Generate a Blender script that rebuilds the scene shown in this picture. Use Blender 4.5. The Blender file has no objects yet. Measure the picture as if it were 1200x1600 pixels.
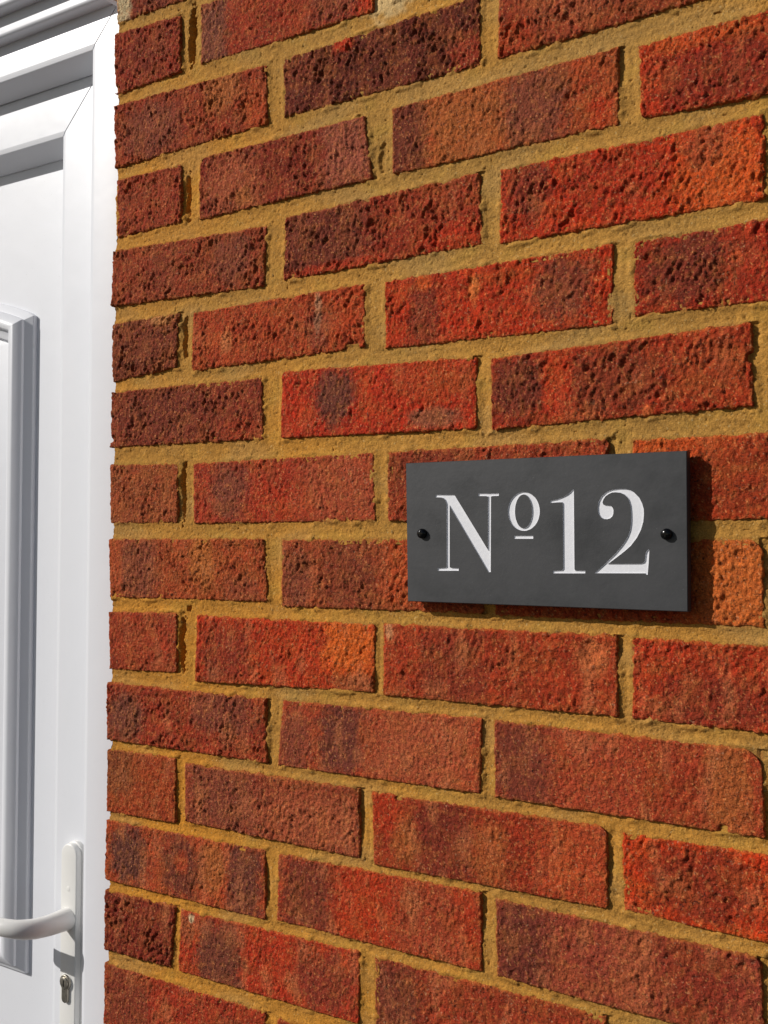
import bpy, math, random
import numpy as np
from mathutils import Matrix, Vector
from mathutils.geometry import tessellate_polygon

random.seed(12)
sc = bpy.context.scene
COL = sc.collection
H0 = 2102.0                      # height of the wall datum above the paving, in mm


def W(u, v, n):
    """wall coordinates in mm (along the wall, up, out towards the viewer) -> world metres"""
    return (u / 1000.0, -n / 1000.0, (v + H0) / 1000.0)


# ------------------------------------------------------------------ camera
cam_d = bpy.data.cameras.new("camera")
cam = bpy.data.objects.new("camera", cam_d)
COL.objects.link(cam)
sc.camera = cam
cam_d.sensor_fit = 'VERTICAL'
cam_d.sensor_height = 36.0
cam_d.sensor_width = 27.0
cam_d.lens = 36.0 * 1646.59 / 1600.0
cam_d.clip_start = 0.02
cam_d.clip_end = 500.0
yaw, pitch, roll = 0.573451482, -0.0217274722, 0.00560498877
cy_, sy_, cp_, sp_, cr_, sr_ = (math.cos(yaw), math.sin(yaw), math.cos(pitch), math.sin(pitch), math.cos(roll), math.sin(roll))
R = (np.array([[cr_, -sr_, 0], [sr_, cr_, 0], [0, 0, 1]]) @ np.array([[1, 0, 0], [0, cp_, -sp_], [0, sp_, cp_]])
     @ np.array([[cy_, 0, sy_], [0, 1, 0], [-sy_, 0, cy_]]))
cv = lambda r: Vector((r[0], r[2], -r[1]))
rt, up, bk = cv(R[0]), -cv(R[1]), -cv(R[2])
m3 = Matrix((rt, up, bk)).transposed()
cam.matrix_world = Matrix.Translation(Vector(W(844.24, -601.93, 774.63))) @ m3.to_4x4()

# ------------------------------------------------------------------ sky and sun
SUN = Vector((-1.12, -1.0, 0.84)).normalized()      # towards the sun
world = bpy.data.worlds.new("World")
sc.world = world
world.use_nodes = True
wn = world.node_tree
bg = wn.nodes["Background"]
sky = wn.nodes.new("ShaderNodeTexSky")
sky.sky_type = 'NISHITA'
sky.sun_disc = False
sky.sun_elevation = math.asin(SUN.z)
sky.sun_rotation = math.atan2(SUN.x, SUN.y)
wn.links.new(sky.outputs[0], bg.inputs[0])
bg.inputs[1].default_value = 0.05
sd = bpy.data.lights.new("sun", 'SUN')
sd.energy = 4.1
sd.angle = math.radians(0.5)
sd.color = (1.0, 0.965, 0.915)
sun = bpy.data.objects.new("sun", sd)
COL.objects.link(sun)
sun.location = (-3, -3, 4)
sun.rotation_euler = SUN.to_track_quat('Z', 'Y').to_euler()
sc.view_settings.view_transform = 'Standard'
sc.view_settings.look = 'None'
sc.view_settings.gamma = 1.0
sc.view_settings.use_curve_mapping = False
sc.view_settings.exposure = 0.0


# ------------------------------------------------------------------ helpers
def lin(c):
    c = np.asarray(c, float) / 255.0
    return np.where(c <= 0.04045, c / 12.92, ((c + 0.055) / 1.055) ** 2.4)


def empty(name, loc, label, cat):
    o = bpy.data.objects.new(name, None)
    COL.objects.link(o)
    o.location = loc
    o.empty_display_size = 0.05
    o["label"] = label
    o["category"] = cat
    return o


def make(name, verts, faces, mat, parent=None, smooth=False, angle=35, color=None):
    """verts in world metres; the object's origin is put at their centre"""
    v = np.asarray(verts, dtype=np.float64).reshape(-1, 3)
    c = (v.min(0) + v.max(0)) / 2
    me = bpy.data.meshes.new(name)
    if isinstance(faces, np.ndarray):
        nf, k = faces.shape
        me.vertices.add(len(v))
        me.vertices.foreach_set("co", (v - c).astype(np.float32).ravel())
        me.loops.add(nf * k)
        me.loops.foreach_set("vertex_index", faces.astype(np.int32).ravel())
        me.polygons.add(nf)
        me.polygons.foreach_set("loop_start", np.arange(0, nf * k, k, dtype=np.int32))
        me.update(calc_edges=True)
    else:
        me.from_pydata([tuple(p) for p in (v - c)], [], [tuple(int(i) for i in f) for f in faces])
        me.update()
    if smooth:
        me.polygons.foreach_set("use_smooth", np.ones(len(me.polygons), dtype=bool))
        if angle is not None:
            me.set_sharp_from_angle(angle=math.radians(angle))
    if color is not None:
        a = me.color_attributes.new("Col", 'FLOAT_COLOR', 'POINT')
        a.data.foreach_set("color", np.concatenate([color, np.ones((len(color), 1))], 1).astype(np.float32).ravel())
    me.materials.append(mat)
    o = bpy.data.objects.new(name, me)
    COL.objects.link(o)
    if parent is not None:
        o.parent = parent
        # all parents are unrotated and unscaled: keep world placement
        pw = Vector(parent.get("_w", (0, 0, 0)))
        o.location = Vector(c) - pw
        o["_w"] = tuple(float(q) for q in c)
    else:
        o.location = c
        o["_w"] = tuple(float(q) for q in c)
    return o


def grad_noise(x, y, seed):
    xi = np.floor(x).astype(np.int64); yi = np.floor(y).astype(np.int64)
    xf = x - xi; yf = y - yi

    def g(ix, iy, dx, dy):
        h = (ix * 374761393 + iy * 668265263 + seed * 1274126177) & 0xffffffff
        h = ((h ^ (h >> 13)) * 1274126177) & 0xffffffff
        h = (h ^ (h >> 16)) & 0xffff
        a = h * (2 * math.pi / 65536.0)
        return np.cos(a) * dx + np.sin(a) * dy
    u = xf * xf * xf * (xf * (xf * 6 - 15) + 10); w = yf * yf * yf * (yf * (yf * 6 - 15) + 10)
    a = g(xi, yi, xf, yf); b = g(xi + 1, yi, xf - 1, yf)
    c = g(xi, yi + 1, xf, yf - 1); d = g(xi + 1, yi + 1, xf - 1, yf - 1)
    return 1.5 * ((a + (b - a) * u) + ((c + (d - c) * u) - (a + (b - a) * u)) * w)


def sstep(a, b, x):
    t = np.clip((x - a) / (b - a), 0, 1)
    return t * t * (3 - 2 * t)


# ------------------------------------------------------------------ materials
def new_mat(name):
    m = bpy.data.materials.new(name)
    m.use_nodes = True
    nt = m.node_tree
    return m, nt, nt.nodes["Principled BSDF"]


def nd(nt, kind, **kw):
    n = nt.nodes.new(kind)
    for k, v in kw.items():
        setattr(n, k, v)
    return n


def noise_node(nt, vec, scale, detail=2.0, rough=0.5):
    n = nd(nt, "ShaderNodeTexNoise")
    n.inputs["Scale"].default_value = scale
    n.inputs["Detail"].default_value = detail
    n.inputs["Roughness"].default_value = rough
    nt.links.new(vec, n.inputs["Vector"])
    return n.outputs[0]


def remap(nt, src, a, b, c, d):
    n = nd(nt, "ShaderNodeMapRange")
    for i, v in zip((1, 2, 3, 4), (a, b, c, d)):
        n.inputs[i].default_value = v
    nt.links.new(src, n.inputs[0])
    return n.outputs[0]


def mixc(nt, fac, a, b, mode='MIX'):
    n = nd(nt, "ShaderNodeMix", data_type='RGBA', blend_type=mode)
    for key, val in ((0, fac), (6, a), (7, b)):
        if isinstance(val, (int, float)):
            n.inputs[key].default_value = val
        elif isinstance(val, (tuple, list)):
            n.inputs[key].default_value = tuple(val) + (1.0,) * (4 - len(val))
        else:
            nt.links.new(val, n.inputs[key])
    return n.outputs[2]


def grey(nt, v):
    n = nd(nt, "ShaderNodeCombineColor")
    for i in range(3):
        nt.links.new(v, n.inputs[i])
    return n.outputs[0]


def bump(nt, h, dist, strength=1.0, prev=None):
    b = nd(nt, "ShaderNodeBump")
    b.inputs["Distance"].default_value = dist
    b.inputs["Strength"].default_value = strength
    nt.links.new(h, b.inputs["Height"])
    if prev is not None:
        nt.links.new(prev, b.inputs["Normal"])
    return b.outputs[0]


def masonry(name, grain, coarse, light, dark, rough, bump_d, con=1.0):
    m, nt, P = new_mat(name)
    pos = nd(nt, "ShaderNodeNewGeometry").outputs["Position"]
    col = nd(nt, "ShaderNodeAttribute", attribute_name="Col").outputs["Color"]
    n1 = noise_node(nt, pos, grain, 4.0, 0.65)
    n2 = noise_node(nt, pos, coarse, 3.0, 0.6)
    c = mixc(nt, 1.0, col, grey(nt, remap(nt, n2, 0.3, 0.7, 1 - .18 * con, 1 + .18 * con)), 'MULTIPLY')
    c = mixc(nt, 1.0, c, grey(nt, remap(nt, n1, 0.3, 0.7, 1 - .42 * con, 1 + .42 * con)), 'MULTIPLY')
    sp = noise_node(nt, pos, grain * 0.55, 1.0, 0.5)
    c = mixc(nt, remap(nt, sp, 0.66, 0.76, 0.0, 0.55 * con), c, light)
    sp2 = noise_node(nt, pos, grain * 0.42, 1.0, 0.5)
    c = mixc(nt, remap(nt, sp2, 0.35, 0.26, 0.0, 0.7 * con), c, dark)
    nt.links.new(c, P.inputs["Base Color"])
    P.inputs["Roughness"].default_value = rough
    P.inputs["Specular IOR Level"].default_value = 0.2
    b = bump(nt, n1, bump_d)
    b = bump(nt, noise_node(nt, pos, coarse * 1.6, 3.0, 0.6), bump_d * 1.6, 1.0, b)
    nt.links.new(b, P.inputs["Normal"])
    return m


M_BRICK = masonry("fired clay", 800.0, 240.0, (0.48, 0.24, 0.13), (0.030, 0.011, 0.009), 0.88, 0.0011)
M_MORTAR = masonry("sand mortar", 900.0, 200.0, (0.60, 0.44, 0.20), (0.09, 0.06, 0.02), 0.95, 0.0007, 0.75)


def plastic(name, base, rough, dirt=0.04):
    m, nt, P = new_mat(name)
    pos = nd(nt, "ShaderNodeNewGeometry").outputs["Position"]
    n = noise_node(nt, pos, 9.0, 4.0, 0.6)
    n2 = noise_node(nt, pos, 700.0, 1.0, 0.5)
    c = mixc(nt, remap(nt, n, 0.4, 0.75, 0.0, dirt * 2.2), base, (base[0] * .80, base[1] * .79, base[2] * .77))
    c = mixc(nt, remap(nt, n2, 0.74, 0.80, 0.0, dirt * 7), c, (0.38, 0.36, 0.33))
    nt.links.new(c, P.inputs["Base Color"])
    nt.links.new(remap(nt, n, 0.3, 0.7, rough * .85, rough * 1.15), P.inputs["Roughness"])
    b = bump(nt, noise_node(nt, pos, 30.0, 2.0, 0.5), 0.0006, 0.5)
    nt.links.new(b, P.inputs["Normal"])
    return m


M_UPVC = plastic("white upvc", (0.68, 0.69, 0.725), 0.42, 0.06)
M_HANDLE = plastic("cream white handle enamel", (0.72, 0.71, 0.68), 0.34, 0.02)
M_SEAL, nt, P = new_mat("grey weather seal")
P.inputs["Base Color"].default_value = (0.06, 0.06, 0.065, 1); P.inputs["Roughness"].default_value = 0.7
M_METAL, nt, P = new_mat("nickel lock metal")
P.inputs["Base Color"].default_value = (0.42, 0.39, 0.33, 1); P.inputs["Metallic"].default_value = 1.0
pos = nd(nt, "ShaderNodeNewGeometry").outputs["Position"]
nt.links.new(remap(nt, noise_node(nt, pos, 400.0, 3.0), 0.3, 0.7, 0.25, 0.5), P.inputs["Roughness"])
M_SCREW, nt, P = new_mat("black enamelled screw")
P.inputs["Base Color"].default_value = (0.002, 0.002, 0.0025, 1); P.inputs["Roughness"].default_value = 0.2; P.inputs["Specular IOR Level"].default_value = 0.3

M_SLATE, nt, P = new_mat("honed grey slate")
pos = nd(nt, "ShaderNodeNewGeometry").outputs["Position"]
a = noise_node(nt, pos, 28.0, 5.0, 0.6)
b2 = noise_node(nt, pos, 900.0, 2.0, 0.5)
c = mixc(nt, remap(nt, a, 0.3, 0.7, 0.0, 1.0), (0.036, 0.037, 0.039), (0.047, 0.047, 0.049))
c = mixc(nt, remap(nt, noise_node(nt, pos, 90.0, 6.0, 0.7), 0.5, 0.72, 0.0, 0.18), c, (0.060, 0.060, 0.063))
c = mixc(nt, remap(nt, noise_node(nt, pos, 60.0, 5.0, 0.7), 0.36, 0.28, 0.0, 0.2), c, (0.028, 0.029, 0.031))
c = mixc(nt, remap(nt, b2, 0.72, 0.8, 0.0, 0.5), c, (0.16, 0.16, 0.165))
nt.links.new(c, P.inputs["Base Color"])
nt.links.new(remap(nt, a, 0.3, 0.7, 0.38, 0.62), P.inputs["Roughness"])
P.inputs["Specular IOR Level"].default_value = 0.35
nt.links.new(bump(nt, noise_node(nt, pos, 120.0, 5.0, 0.6), 0.0003, 0.6), P.inputs["Normal"])

M_PAINT, nt, P = new_mat("white engraving paint")
pos = nd(nt, "ShaderNodeNewGeometry").outputs["Position"]
c = mixc(nt, remap(nt, noise_node(nt, pos, 260.0, 4.0, 0.6), 0.35, 0.7, 0.0, 1.0), (0.68, 0.68, 0.71), (0.73, 0.73, 0.75))
nt.links.new(c, P.inputs["Base Color"]); P.inputs["Roughness"].default_value = 0.55
nt.links.new(bump(nt, noise_node(nt, pos, 500.0, 3.0, 0.5), 0.0002, 0.5), P.inputs["Normal"])

M_PAVE, nt, P = new_mat("dark asphalt")
pos = nd(nt, "ShaderNodeNewGeometry").outputs["Position"]
c = mixc(nt, noise_node(nt, pos, 3.0, 8.0, 0.6), (0.055, 0.053, 0.05), (0.09, 0.086, 0.08))
nt.links.new(c, P.inputs["Base Color"]); P.inputs["Roughness"].default_value = 0.9

# ------------------------------------------------------------------ ground
g = make("ground", [(-60, -60, 0), (60, -60, 0), (60, 60, 0), (-60, 60, 0)], [(0, 1, 2, 3)], M_PAVE)
g["kind"] = "structure"
LETTERS={"n":[(403.4, -568.2), (421.3, -568.5), (452.6, -613.7), (452.5, -570.5), (450.6, -570.0), (443.7, -569.8), (443.6, -567.8), (462.2, -568.0), (462.0, -570.0), (456.4, -570.1), (455.1, -570.4), (455.1, -631.4), (453.2, -631.5), (416.9, -577.5), (417.2, -628.2), (418.8, -628.9), (425.7, -629.0), (425.7, -631.0), (406.0, -631.5), (406.0, -629.4), (413.3, -628.9), (414.5, -628.3), (414.2, -577.5), (413.8, -575.1), (412.7, -572.6), (410.8, -571.1), (408.5, -570.5), (403.4, -570.3)],
"o":[(498.0, -582.8), (497.8, -585.2), (497.3, -587.5), (496.5, -589.7), (495.4, -591.8), (494.0, -593.6), (492.4, -595.1), (490.6, -596.4), (488.6, -597.3), (486.5, -597.9), (484.3, -598.1), (482.2, -597.9), (480.0, -597.3), (478.0, -596.4), (476.1, -595.1), (474.5, -593.6), (473.0, -591.7), (471.9, -589.6), (471.0, -587.4), (470.5, -585.0), (470.3, -582.6), (470.5, -580.2), (471.0, -577.8), (471.8, -575.6), (473.0, -573.5), (474.4, -571.7), (476.1, -570.1), (477.9, -568.9), (479.9, -568.0), (482.1, -567.4), (484.2, -567.3), (486.4, -567.5), (488.5, -568.1), (490.5, -569.1), (492.3, -570.4), (494.0, -571.9), (495.4, -573.8), (496.5, -575.9), (497.3, -578.1), (497.8, -580.4)],
"oi":[(491.5, -582.7), (491.5, -584.8), (491.2, -586.9), (490.7, -588.8), (490.1, -590.6), (489.4, -592.2), (488.5, -593.6), (487.5, -594.7), (486.4, -595.5), (485.3, -596.0), (484.1, -596.2), (482.9, -596.0), (481.8, -595.5), (480.7, -594.7), (479.6, -593.6), (478.7, -592.2), (478.0, -590.6), (477.3, -588.8), (476.9, -586.8), (476.6, -584.8), (476.5, -582.6), (476.6, -580.5), (476.8, -578.5), (477.3, -576.5), (477.9, -574.7), (478.7, -573.1), (479.6, -571.7), (480.6, -570.6), (481.7, -569.8), (482.8, -569.4), (484.0, -569.2), (485.2, -569.4), (486.3, -569.9), (487.4, -570.7), (488.4, -571.9), (489.3, -573.2), (490.1, -574.9), (490.7, -576.7), (491.2, -578.6), (491.4, -580.7)],
"bar":[(475.9, -602.0), (492.4, -601.9), (492.4, -604.3), (475.9, -604.4)],
"one":[(506.9, -574.6), (511.7, -573.8), (516.2, -572.3), (520.2, -570.6), (523.2, -568.6), (525.8, -565.9), (526.5, -566.1), (527.1, -627.1), (527.7, -628.5), (536.1, -628.5), (535.8, -630.5), (509.3, -631.1), (509.3, -629.2), (516.8, -628.7), (517.9, -627.5), (517.5, -576.6), (516.7, -575.8), (513.7, -575.8), (507.2, -576.2)],
"two":[(543.4, -630.2), (552.7, -622.0), (559.3, -615.8), (564.5, -609.9), (567.3, -606.2), (569.6, -602.2), (571.3, -597.7), (572.1, -593.2), (572.3, -589.2), (572.2, -583.8), (571.7, -578.8), (570.3, -574.3), (568.7, -572.3), (566.6, -570.5), (563.5, -569.2), (559.8, -568.8), (557.4, -568.9), (555.0, -569.8), (552.2, -571.6), (550.5, -573.8), (549.7, -576.1), (550.1, -577.7), (551.7, -578.5), (554.6, -578.7), (556.5, -579.1), (557.8, -580.5), (558.4, -582.3), (558.3, -585.0), (557.4, -587.1), (555.8, -588.4), (553.6, -589.1), (550.8, -588.9), (548.4, -587.5), (546.7, -585.2), (546.1, -582.7), (546.0, -579.5), (546.7, -575.8), (548.9, -571.8), (552.7, -568.6), (556.9, -567.0), (562.6, -566.3), (567.3, -566.4), (571.0, -567.2), (574.3, -569.0), (578.4, -573.1), (580.7, -577.6), (581.8, -581.6), (582.0, -585.6), (581.5, -591.0), (579.8, -596.8), (576.6, -603.0), (572.0, -608.9), (567.3, -613.0), (561.7, -617.3), (554.2, -622.8), (579.3, -622.3), (581.9, -621.5), (582.8, -619.9), (583.2, -615.4), (583.9, -613.2), (585.1, -611.9), (586.2, -611.2), (585.5, -622.5), (584.8, -630.3), (583.9, -630.3), (583.0, -629.3)]}
BRICKS={
(0, 0):[(0.2, 10.6), (212.9, -11.5), (213.5, -73.5), (1.4, -60.6)],
(1, 0):[(-1.5, -70.4), (94.1, -74.9), (96.4, -134.5), (0.7, -137.9)],
(1, 1):[(121.9, -72.0), (329.0, -80.3), (329.4, -135.3), (122.2, -133.5)],
(1, 2):[(350.7, -81.1), (558.0, -93.6), (558.0, -143.4), (351.0, -129.1)],
(2, 0):[(-0.4, -148.0), (208.1, -152.8), (209.5, -211.6), (1.9, -216.1)],
(2, 1):[(227.2, -152.5), (436.6, -148.8), (437.5, -209.5), (228.0, -209.4)],
(2, 2):[(453.3, -149.1), (666.6, -153.5), (668.7, -203.8), (452.9, -208.4)],
(3, 0):[(3.6, -228.1), (98.7, -228.2), (99.5, -288.1), (6.0, -290.4)],
(3, 1):[(123.0, -227.6), (321.1, -226.8), (329.6, -285.9), (122.1, -289.7)],
(3, 2):[(349.6, -226.6), (557.6, -223.1), (557.6, -284.6), (350.0, -286.2)],
(3, 3):[(572.4, -226.5), (784.7, -219.7), (781.7, -288.9), (574.4, -284.2)],
(4, 0):[(0.4, -303.2), (209.7, -308.2), (206.8, -366.8), (-1.5, -362.8)],
(4, 1):[(230.9, -303.9), (436.7, -298.2), (439.7, -360.3), (229.3, -364.1)],
(4, 2):[(455.0, -300.0), (666.5, -298.1), (667.0, -361.3), (454.4, -362.5)],
(5, 0):[(-1.3, -380.5), (97.2, -378.8), (94.0, -435.1), (1.7, -443.1)],
(5, 1):[(114.6, -381.1), (322.2, -377.6), (322.6, -435.4), (114.6, -440.6)],
(5, 2):[(343.0, -378.5), (553.1, -375.3), (553.1, -439.3), (343.4, -439.0)],
(5, 3):[(567.9, -376.5), (777.6, -371.5), (777.3, -433.9), (568.7, -434.6)],
(6, 0):[(-0.1, -452.5), (205.4, -452.1), (207.1, -512.4), (-1.1, -512.0)],
(6, 1):[(228.8, -449.1), (434.9, -452.7), (435.1, -514.0), (227.4, -512.7)],
(6, 2):[(447.0, -455.4), (657.5, -447.4), (658.3, -508.6), (448.2, -515.6)],
(7, 0):[(-1.4, -528.8), (96.7, -531.3), (97.5, -591.4), (0.2, -592.3)],
(7, 1):[(116.6, -531.3), (332.2, -528.7), (335.3, -590.0), (118.8, -592.3)],
(7, 2):[(346.9, -529.3), (550.1, -526.2), (550.2, -591.7), (347.3, -590.1)],
(7, 3):[(568.0, -528.4), (774.9, -527.1), (774.6, -587.4), (567.0, -591.7)],
(8, 0):[(-1.5, -607.1), (209.2, -605.7), (214.1, -666.1), (0.5, -669.5)],
(8, 1):[(229.4, -606.2), (441.5, -604.2), (441.7, -666.9), (230.0, -670.0)],
(8, 2):[(451.5, -604.2), (664.3, -602.8), (665.7, -666.6), (451.7, -667.5)],
(9, 0):[(-0.2, -683.4), (98.7, -680.9), (98.2, -741.2), (1.7, -744.8)],
(9, 1):[(124.5, -682.0), (336.2, -680.1), (334.7, -740.7), (123.3, -747.8)],
(9, 2):[(343.1, -678.9), (556.9, -677.5), (558.0, -740.4), (343.5, -742.1)],
(9, 3):[(568.0, -678.1), (772.3, -679.8), (772.0, -742.2), (568.1, -740.4)],
(10, 0):[(-1.0, -757.7), (213.0, -756.3), (214.9, -817.1), (-1.5, -818.4)],
(10, 1):[(231.8, -755.4), (441.3, -751.9), (439.9, -814.4), (227.1, -817.4)],
(10, 2):[(451.4, -752.5), (663.1, -752.6), (666.0, -815.1), (452.7, -815.6)],
(11, 0):[(-0.8, -826.9), (98.9, -825.1), (98.9, -890.7), (-0.2, -893.2)],
(11, 1):[(110.2, -828.8), (319.3, -825.9), (321.0, -887.9), (111.4, -887.0)],
(11, 2):[(332.2, -826.4), (548.9, -824.2), (549.8, -887.0), (334.7, -890.4)],
(11, 3):[(559.4, -826.0), (767.8, -825.3), (767.5, -891.1), (561.6, -885.8)],
(12, 0):[(-0.6, -900.9), (213.4, -897.3), (215.2, -962.9), (-1.5, -964.2)],
(12, 1):[(229.0, -897.7), (441.0, -894.0), (442.1, -959.6), (227.4, -960.4)],
(12, 2):[(453.0, -896.2), (662.8, -898.5), (665.7, -961.6), (454.9, -959.7)],
(13, 0):[(-1.5, -974.0), (100.8, -971.5), (94.7, -1034.2), (-1.5, -1036.7)],
(13, 1):[(106.0, -973.0), (321.5, -968.2), (320.9, -1032.4), (104.3, -1034.9)],
(13, 2):[(335.2, -968.6), (548.0, -967.9), (548.1, -1031.5), (337.0, -1033.8)],
(14, 0):[(-1.5, -1049.3), (216.0, -1047.3), (216.4, -1110.8), (-1.5, -1114.0)],
(14, 1):[(227.9, -1049.0), (440.9, -1042.2), (441.1, -1104.0), (227.8, -1112.3)],
}
HOLES = [(109.5, -101, 4.6, 27, 15.0), (106, -262, 3.0, 22, 5.0), (104, -405, 2.8, 20, 5.0), (103, -560, 3.0, 28, 7.0), (105, -712, 3.4, 26, 7.0), (112, -676, 3, 3, 6.0), (339, -268, 3.4, 14, 2.2)]
# ------------------------------------------------------------------ brick wall
wall = empty("brick_wall", (0, 0, 0), "red brick wall with ochre mortar joints beside the white door", "wall")
wall["kind"] = "thing"
wall["_w"] = (0.0, 0.0, 0.0)

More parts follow.
